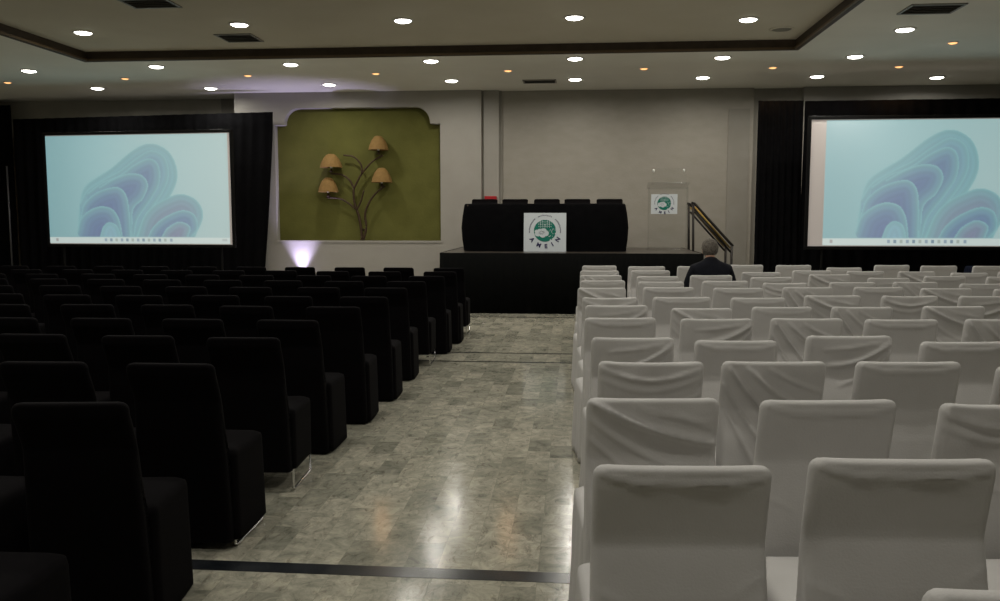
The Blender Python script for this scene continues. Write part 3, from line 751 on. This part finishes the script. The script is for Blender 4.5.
STY = {'plain': (F_smooth, 'flat smooth back'), 'left': (F_left, 'long fold from its upper left corner'), 'right': (F_right, 'fold rising to its upper right corner'), 'steep': (F_steep, 'steep diagonal creases'), 'sag': (F_sag, 'sagging crease under the top edge')}
def make_white(sty, seed):
    t = thing('covered_chair', '', 'chair')
    obj('backrest', back_mesh(.448, .943, STY[sty][0], seed, .006 if sty != 'sag' else .012), M_white, t, True)
    obj('seat', seat_mesh(.45, .006, seed), M_white, t, True)
    return t
white = {s: make_white(s, i + 1) for i, s in enumerate(STY)}
ORD = ['', 'first', 'second', 'third', 'fourth', 'fifth', 'sixth', 'seventh', 'eighth', 'ninth', 'tenth', 'eleventh', 'twelfth', 'thirteenth']
p_, l_, r_, s_, g_ = 'plain', 'left', 'right', 'steep', 'sag'
# (x, y of the top edge of the backrest, width), rows counted from the one nearest the stage
W = {
 1: ([(.317, 11.023, .445), (.911, 10.918, .471), (1.525, 10.972, .458), (2.232, 11.378, .459), (2.827, 11.313, .461), (3.34, 10.911, .437), (4.097, 11.425, .454), (4.704, 11.478, .475), (5.255, 11.3, .445), (5.86, 11.3, .45), (6.45, 11.35, .45)], 'ppppppppppp'),
 2: ([(.292, 10.06, .458), (.89, 10.12, .459), (2.109, 9.86, .442), (2.748, 10.163, .455), (3.338, 10.122, .439), (3.905, 10.12, .424), (4.42, 9.98, .423), (5.0, 10.1, .45), (5.6, 10.15, .45)], 'rpppplppp'),
 3: ([(.283, 9.23, .451), (.878, 9.13, .444), (1.463, 9.30, .456), (2.042, 9.06, .437), (2.747, 9.468, .455), (3.22, 9.06, .429), (3.90, 9.36, .447), (4.517, 9.33, .444), (5.1, 9.35, .45)], 'sppplrppp'),
 4: ([(.277, 8.441, .445), (.833, 8.32, .445), (1.458, 8.412, .453), (2.003, 8.31, .425), (2.67, 8.454, .444), (3.272, 8.506, .435), (3.80, 8.30, .428), (4.4, 8.4, .45)], 'pppgpspp'),
 5: ([(.239, 7.50, .426), (.834, 7.641, .454), (1.44, 7.641, .442), (2.049, 7.69, .454), (2.672, 7.749, .442), (3.243, 7.745, .448), (3.819, 7.68, .442), (4.4, 7.7, .45)], 'lppsplpp'),
 6: ([(.277, 6.66, .436), (.833, 6.70, .456), (1.42, 6.73, .426), (2.037, 6.921, .445), (2.646, 6.974, .445), (3.237, 6.984, .449), (3.85, 6.95, .45)], 'gpplgrp'),
 7: ([(.294, 5.966, .441), (.868, 5.90, .418), (1.421, 5.965, .42), (1.991, 6.082, .425), (2.61, 6.102, .433), (3.155, 6.085, .425)], 'rlpslr'),
 8: ([(.282, 5.245, .444), (.871, 5.29, .445), (1.404, 5.273, .438), (1.966, 5.297, .442), (2.569, 5.349, .442), (3.15, 5.35, .45)], 'prspsp'),
 9: ([(.299, 4.36, .426), (.813, 4.34, .417), (1.417, 4.514, .446), (1.929, 4.39, .424), (2.52, 4.5, .45)], 'rprpp'),
 10: ([(.331, 3.677, .455), (.859, 3.724, .451), (1.426, 3.748, .447), (1.97, 3.695, .435)], 'gspp'),
 11: ([(.266, 2.873, .449), (.852, 2.909, .463), (1.437, 2.921, .456)], 'lpg'),
 12: ([(.271, 2.117, .447), (.828, 2.192, .468), (1.389, 2.224, .465)], 'ppp'),
 13: ([(.788, 1.425, .427)], 'p')}
SK = {'p': 'plain', 'l': 'left', 'r': 'right', 's': 'steep', 'g': 'sag'}
first = {}
rnd = random.Random(11)
for row in W:
    seats, sty = W[row]
    for k, (x, y, w) in enumerate(seats):
        s = SK[sty[k]]; rz = .087 + rnd.uniform(-.025, .025)
        if row == 13: lab = 'white covered chair nearest the camera, only its top edge showing at bottom right'
        else:
            lab = 'white covered chair, %s from aisle, row %s from stage, %s' % (ORD[k + 1], ORD[row], {'plain': 'smooth back', 'left': 'long fold from upper left', 'right': 'fold to upper right', 'steep': 'steep creases', 'sag': 'sagging crease'}[s])
        # origin so that the top edge of the back (local y -.27) lands on the point
        ox = x - .27 * math.sin(rz); oy = y + .27 * math.cos(rz)
        if s not in first: first[s] = 1; o = white[s]; o.location = (ox, oy, 0); o.rotation_euler = (0, 0, rz); o['label'] = lab
        else: o = dup(white[s], loc=(ox, oy, 0), rz=rz, label=lab)
        o['group'] = 'white covered chairs on the right of the aisle'
        f = max(.93, min(1.06, w / .45)); o.scale = (f, 1, 1 + rnd.uniform(-.006, .006))

def make_black(raised):
    t = thing('covered_chair', '', 'chair')
    obj('backrest', _bb(raised), M_bchair, t, True)
    obj('seat', seat_mesh(.46, (.015, .13, .045)[raised], 0, .0 if raised == 1 else .012, 0, .28), M_bchair, t, True)
    for s in (-1, 1):
        bm = bmesh.new()
        tube(bm, [(s * .212, -.13, .30), (s * .212, -.13, .02), (s * .212, -.11, .009), (s * .212, .225, .009), (s * .212, .245, .02), (s * .212, .245, .30)], .008, 8)
        obj('sled_leg', bm, M_chrome, t, True)
    bm = bmesh.new(); tube(bm, [(-.212, -.13, .115), (.212, -.13, .115)], .008, 8); obj('crossbar', bm, M_chrome, t, True)
    return t
def _bb(raised):
    bm = back_mesh(.405, .905, F_none, 0, .002, 72)
    for v in bm.verts:                                     # fitted cover: the back cover stops at seat height frame
        zb_ = (.012, .13, .045)[raised]
        if v.co.z < zb_: v.co.z = zb_ + (v.co.z - zb_) * .02
        if v.co.z < .85: v.co.y += .10 * (1 - (v.co.z / .85)) ** .8 + (.045 * min(1, (.75 - v.co.z) / .3) if v.co.z < .75 and v.co.y < -.25 else 0)
        if v.co.z < .6: v.co.x *= 1 + .035 * min(1, (.6 - v.co.z) / .15)
    return bm
bl = {0: make_black(0), 1: make_black(1), 2: make_black(2)}
bfirst = {}
BR = {12: (2.56, -1.60), 11: (3.36, -1.565), 10: (4.17, -1.565), 9: (5.0, -1.57), 8: (5.80, -1.585), 7: (6.62, -1.54), 6: (7.42, -1.51), 5: (8.33, -1.53), 4: (9.15, -1.49), 3: (9.95, -1.43), 2: (10.75, -1.40), 1: (11.50, -1.40)}
raised_rows = {9, 4, 1}
for row in range(1, 13):
    fy, rx = BR[row]; pitch = .605 + .005 * (12 - row)
    x = rx - .235; k = 0
    lim = -.70 * fy * 1.03 - .3
    while x > lim and x > -11:
        k += 1
        rr = (1 if row in raised_rows else 2 if row == 10 else 0) if k == 1 else int(rnd.random() < .2)
        yy = fy - .28 + (rnd.uniform(-.04, .04) if k > 1 else 0)
        rz = .03 + rnd.uniform(-.03, .03) + (.08 if row == 11 and k == 1 else 0)
        lab = 'black covered chair, %s from aisle in row %s from stage, left block' % (ORD[k], ORD[row]) + (', chrome legs showing' if rr and k == 1 else '')
        if rr not in bfirst: bfirst[rr] = 1; o = bl[rr]; o.location = (x, yy, 0); o.rotation_euler = (0, 0, rz); o['label'] = lab
        else: o = dup(bl[rr], loc=(x, yy, 0), rz=rz, label=lab)
        o['group'] = 'black covered chairs on the left of the aisle'
        x -= pitch + rnd.uniform(-.015, .015)
# five chairs behind the stage table
for k, x in enumerate((-1.65, -1.09, -.51, .04, .62)):
    o = dup(bl[0], loc=(x, 15.30, SZ), rz=PI, label='black covered chair on the stage, %s of five behind the table' % ['leftmost', 'second from left', 'middle', 'fourth from left', 'rightmost'][k], group='black chairs behind the stage table')
    o.scale = (1.16, 1, 1.005)

# ------------------------------------------------------------------ the seated person
def skin_mesh(joints, edges, root, sub=2):
    me = bpy.data.meshes.new('tmp'); names = list(joints)
    me.from_pydata([joints[n][0] for n in names], [(names.index(a), names.index(b)) for a, b in edges], [])
    o = bpy.data.objects.new('tmp', me); COL.objects.link(o)
    o.modifiers.new('s', 'SKIN'); 
    for i, n in enumerate(names):
        sv = me.skin_vertices[0].data[i]; r = joints[n][1]; sv.radius = r if isinstance(r, tuple) else (r, r); sv.use_root = (n == root)
    sb = o.modifiers.new('d', 'SUBSURF'); sb.levels = sub; sb.render_levels = sub
    dg = bpy.context.evaluated_depsgraph_get(); dg.update()
    res = bpy.data.meshes.new_from_object(o.evaluated_get(dg)); bpy.data.objects.remove(o); return res
PXc, PYc = 1.49, 9.62
per = thing('person', 'grey haired person in dark jacket seated seen from behind near the stage', 'person', (PXc, PYc, 0), .05)
J = {'pelvis': ((0, -.10, .56), (.15, .11)), 'waist': ((0, -.13, .72), (.15, .11)), 'chest': ((0, -.10, .90), (.14, .085)), 'upper': ((0, -.085, 1.00), (.10, .055)), 'neck': ((0, -.07, 1.09), .055), 'head': ((0, -.045, 1.17), .06)}
E_ = [('pelvis', 'waist'), ('waist', 'chest'), ('chest', 'upper'), ('upper', 'neck'), ('neck', 'head')]
for s, n in ((-1, 'l'), (1, 'r')):
    J.update({n + 'sh': ((s * .18, -.10, .985), .062), n + 'el': ((s * .255, -.06, .73), .045), n + 'wr': ((s * .15, .16, .66), .028), n + 'palm': ((s * .12, .225, .655), (.036, .018)),
              n + 'hip': ((s * .095, -.02, .54), .085), n + 'kn': ((s * .13, .38, .53), .06), n + 'an': ((s * .13, .40, .10), .038), n + 'toe': ((s * .14, .53, .045), .032)})
    E_ += [('upper', n + 'sh'), (n + 'sh', n + 'el'), (n + 'el', n + 'wr'), (n + 'wr', n + 'palm'), ('pelvis', n + 'hip'), (n + 'hip', n + 'kn'), (n + 'kn', n + 'an'), (n + 'an', n + 'toe')]
    for f, (off, ln) in enumerate(((-.030, .062), (-.010, .075), (.010, .07), (.028, .056))):
        a = (s * .12 - s * off * .9, .25, .655); J[n + 'f%da' % f] = (a, .0085); J[n + 'f%db' % f] = ((a[0] - s * .008, a[1] + ln * .55, .648), .0082); J[n + 'f%dc' % f] = ((a[0] - s * .014, a[1] + ln * .9, .628), .007)
        E_ += [(n + 'palm', n + 'f%da' % f), (n + 'f%da' % f, n + 'f%db' % f), (n + 'f%db' % f, n + 'f%dc' % f)]
    J[n + 'ta'] = ((s * .12 - s * .040, .205, .652), .011); J[n + 'tb'] = ((s * .12 - s * .062, .24, .645), .009); E_ += [(n + 'palm', n + 'ta'), (n + 'ta', n + 'tb')]
body = skin_mesh(J, E_, 'pelvis', 2)
bm = bmesh.new(); bm.from_mesh(body)
HC = Vector((0, -.02, 1.205))
def head_part(c, r, rot=None, sub=3):
    q = bmesh.ops.create_icosphere(bm, subdivisions=sub, radius=1)['verts']
    for v in q: v.co = Vector((v.co.x * r[0], v.co.y * r[1], v.co.z * r[2]))
    if rot: bmesh.ops.rotate(bm, cent=(0, 0, 0), matrix=rot, verts=q)
    for v in q: v.co += c
    return q
head_part(HC + Vector((0, 0, .012)), (.076, .095, .098)); head_part(HC + Vector((0, .022, -.05)), (.056, .068, .062))
head_part(HC + Vector((0, .096, -.02)), (.014, .020, .028)); head_part(HC + Vector((0, .084, -.062)), (.024, .010, .007), sub=2); head_part(HC + Vector((0, .082, -.074)), (.021, .010, .007), sub=2)
for s in (-1, 1):
    head_part(HC + Vector((s * .078, -.002, -.018)), (.010, .020, .034), Matrix.Rotation(s * .25, 3, 'Z')); head_part(HC + Vector((s * .031, .078, .012)), (.022, .012, .009), sub=2)
bo = obj('body', bm, M_skin, per, True); rm = bo.modifiers.new('fuse', 'REMESH'); rm.mode = 'VOXEL'; rm.voxel_size = .006; rm.use_smooth_shade = True
for s in (-1, 1):
    bm = bmesh.new(); q = bmesh.ops.create_icosphere(bm, subdivisions=2, radius=.0115)['verts']; bmesh.ops.translate(bm, vec=HC + Vector((s * .031, .083, .004)), verts=q); obj('eye', bm, M_board, per, True)
per.scale = (.95, 1, 1)
# hair: thick shell over crown, sides and nape
bm = bmesh.new(); q = bmesh.ops.create_icosphere(bm, subdivisions=5, radius=1)['verts']
kill = []
for v in q:
    d = v.co.copy(); c = Vector((d.x * .096, d.y * .108, d.z * .108))
    w = .005 * noise.noise(d * 9) + .003 * noise.noise(d * 25); c *= 1 + w * 9
    v.co = HC + Vector((0, -.006, .014)) + c
    if (d.y > .15 and d.z < .55 + .25 * (d.y - .15)) or (d.z < -.72 + .1 * d.x) or (abs(d.x) > .75 and d.z < -.1 and d.y > -.15): kill.append(v)
bmesh.ops.delete(bm, geom=kill, context='VERTS')
ho = obj('hair', bm, M_hair, per, True); sm = ho.modifiers.new('thick', 'SOLIDIFY'); sm.thickness = .01; sm.offset = -1
# jacket
JJ = {'hem': ((0, -.10, .55), (.185, .145)), 'waist': ((0, -.125, .70), (.195, .145)), 'chest': ((0, -.115, .88), (.20, .145)), 'upper': ((0, -.10, 1.0), (.17, .125)), 'coll': ((0, -.078, 1.085), .085), 'coll2': ((0, -.068, 1.125), .07)}
EE = [('hem', 'waist'), ('waist', 'chest'), ('chest', 'upper'), ('upper', 'coll'), ('coll', 'coll2')]
for s, n in ((-1, 'l'), (1, 'r')):
    JJ.update({n + 'sh': ((s * .185, -.10, .975), .083), n + 'mid': ((s * .235, -.085, .86), .075), n + 'el': ((s * .262, -.06, .73), .066), n + 'fa': ((s * .21, .05, .69), .054), n + 'cuff': ((s * .155, .15, .665), .043)})
    EE += [('upper', n + 'sh'), (n + 'sh', n + 'mid'), (n + 'mid', n + 'el'), (n + 'el', n + 'fa'), (n + 'fa', n + 'cuff')]
link('jacket', skin_mesh(JJ, EE, 'hem', 2), M_jacket, per, True)
TT = {'hips': ((0, -.09, .575), (.15, .115))}; TE = []
for s, n in ((-1, 'l'), (1, 'r')):
    TT.update({n + 'hip': ((s * .10, .0, .565), .092), n + 'th': ((s * .12, .2, .56), .083), n + 'kn': ((s * .13, .39, .535), .072), n + 'sh': ((s * .13, .405, .32), .060), n + 'an': ((s * .13, .40, .12), .056)})
    TE += [('hips', n + 'hip'), (n + 'hip', n + 'th'), (n + 'th', n + 'kn'), (n + 'kn', n + 'sh'), (n + 'sh', n + 'an')]
link('trousers', skin_mesh(TT, TE, 'hips', 2), M_trous, per, True)
for s in (-1, 1):
    sh = {'a': ((s * .13, .37, .055), .046), 'b': ((s * .13, .43, .06), .05), 'c': ((s * .138, .52, .048), (.047, .038)), 'd': ((s * .14, .585, .042), (.038, .030))}
    o = link('shoe', skin_mesh(sh, [('a', 'b'), ('b', 'c'), ('c', 'd')], 'a', 2), M_shoe, per, True)

# ------------------------------------------------------------------ camera, world, colour
F_PX = 850.0
phi = math.atan((300.5 - 218) / F_PX); th = math.atan(75 / F_PX * math.cos(phi))
cd = bpy.data.cameras.new('camera'); cam = bpy.data.objects.new('camera', cd); COL.objects.link(cam)
cam.location = (0, 0, 1.55); cam.rotation_euler = (PI / 2 - phi, 0, th)
cd.sensor_fit = 'HORIZONTAL'; cd.sensor_width = 36; cd.lens = F_PX / 1000 * 36; cd.clip_start = .05; cd.clip_end = 100
S.camera = cam
w = bpy.data.worlds.new('dark_surroundings'); S.world = w; w.use_nodes = True
w.node_tree.nodes['Background'].inputs[0].default_value = (.02, .02, .02, 1); w.node_tree.nodes['Background'].inputs[1].default_value = 1
S.view_settings.view_transform = 'Standard'; S.view_settings.look = 'None'; S.view_settings.gamma = 1; S.view_settings.use_curve_mapping = False
S.view_settings.exposure = 0
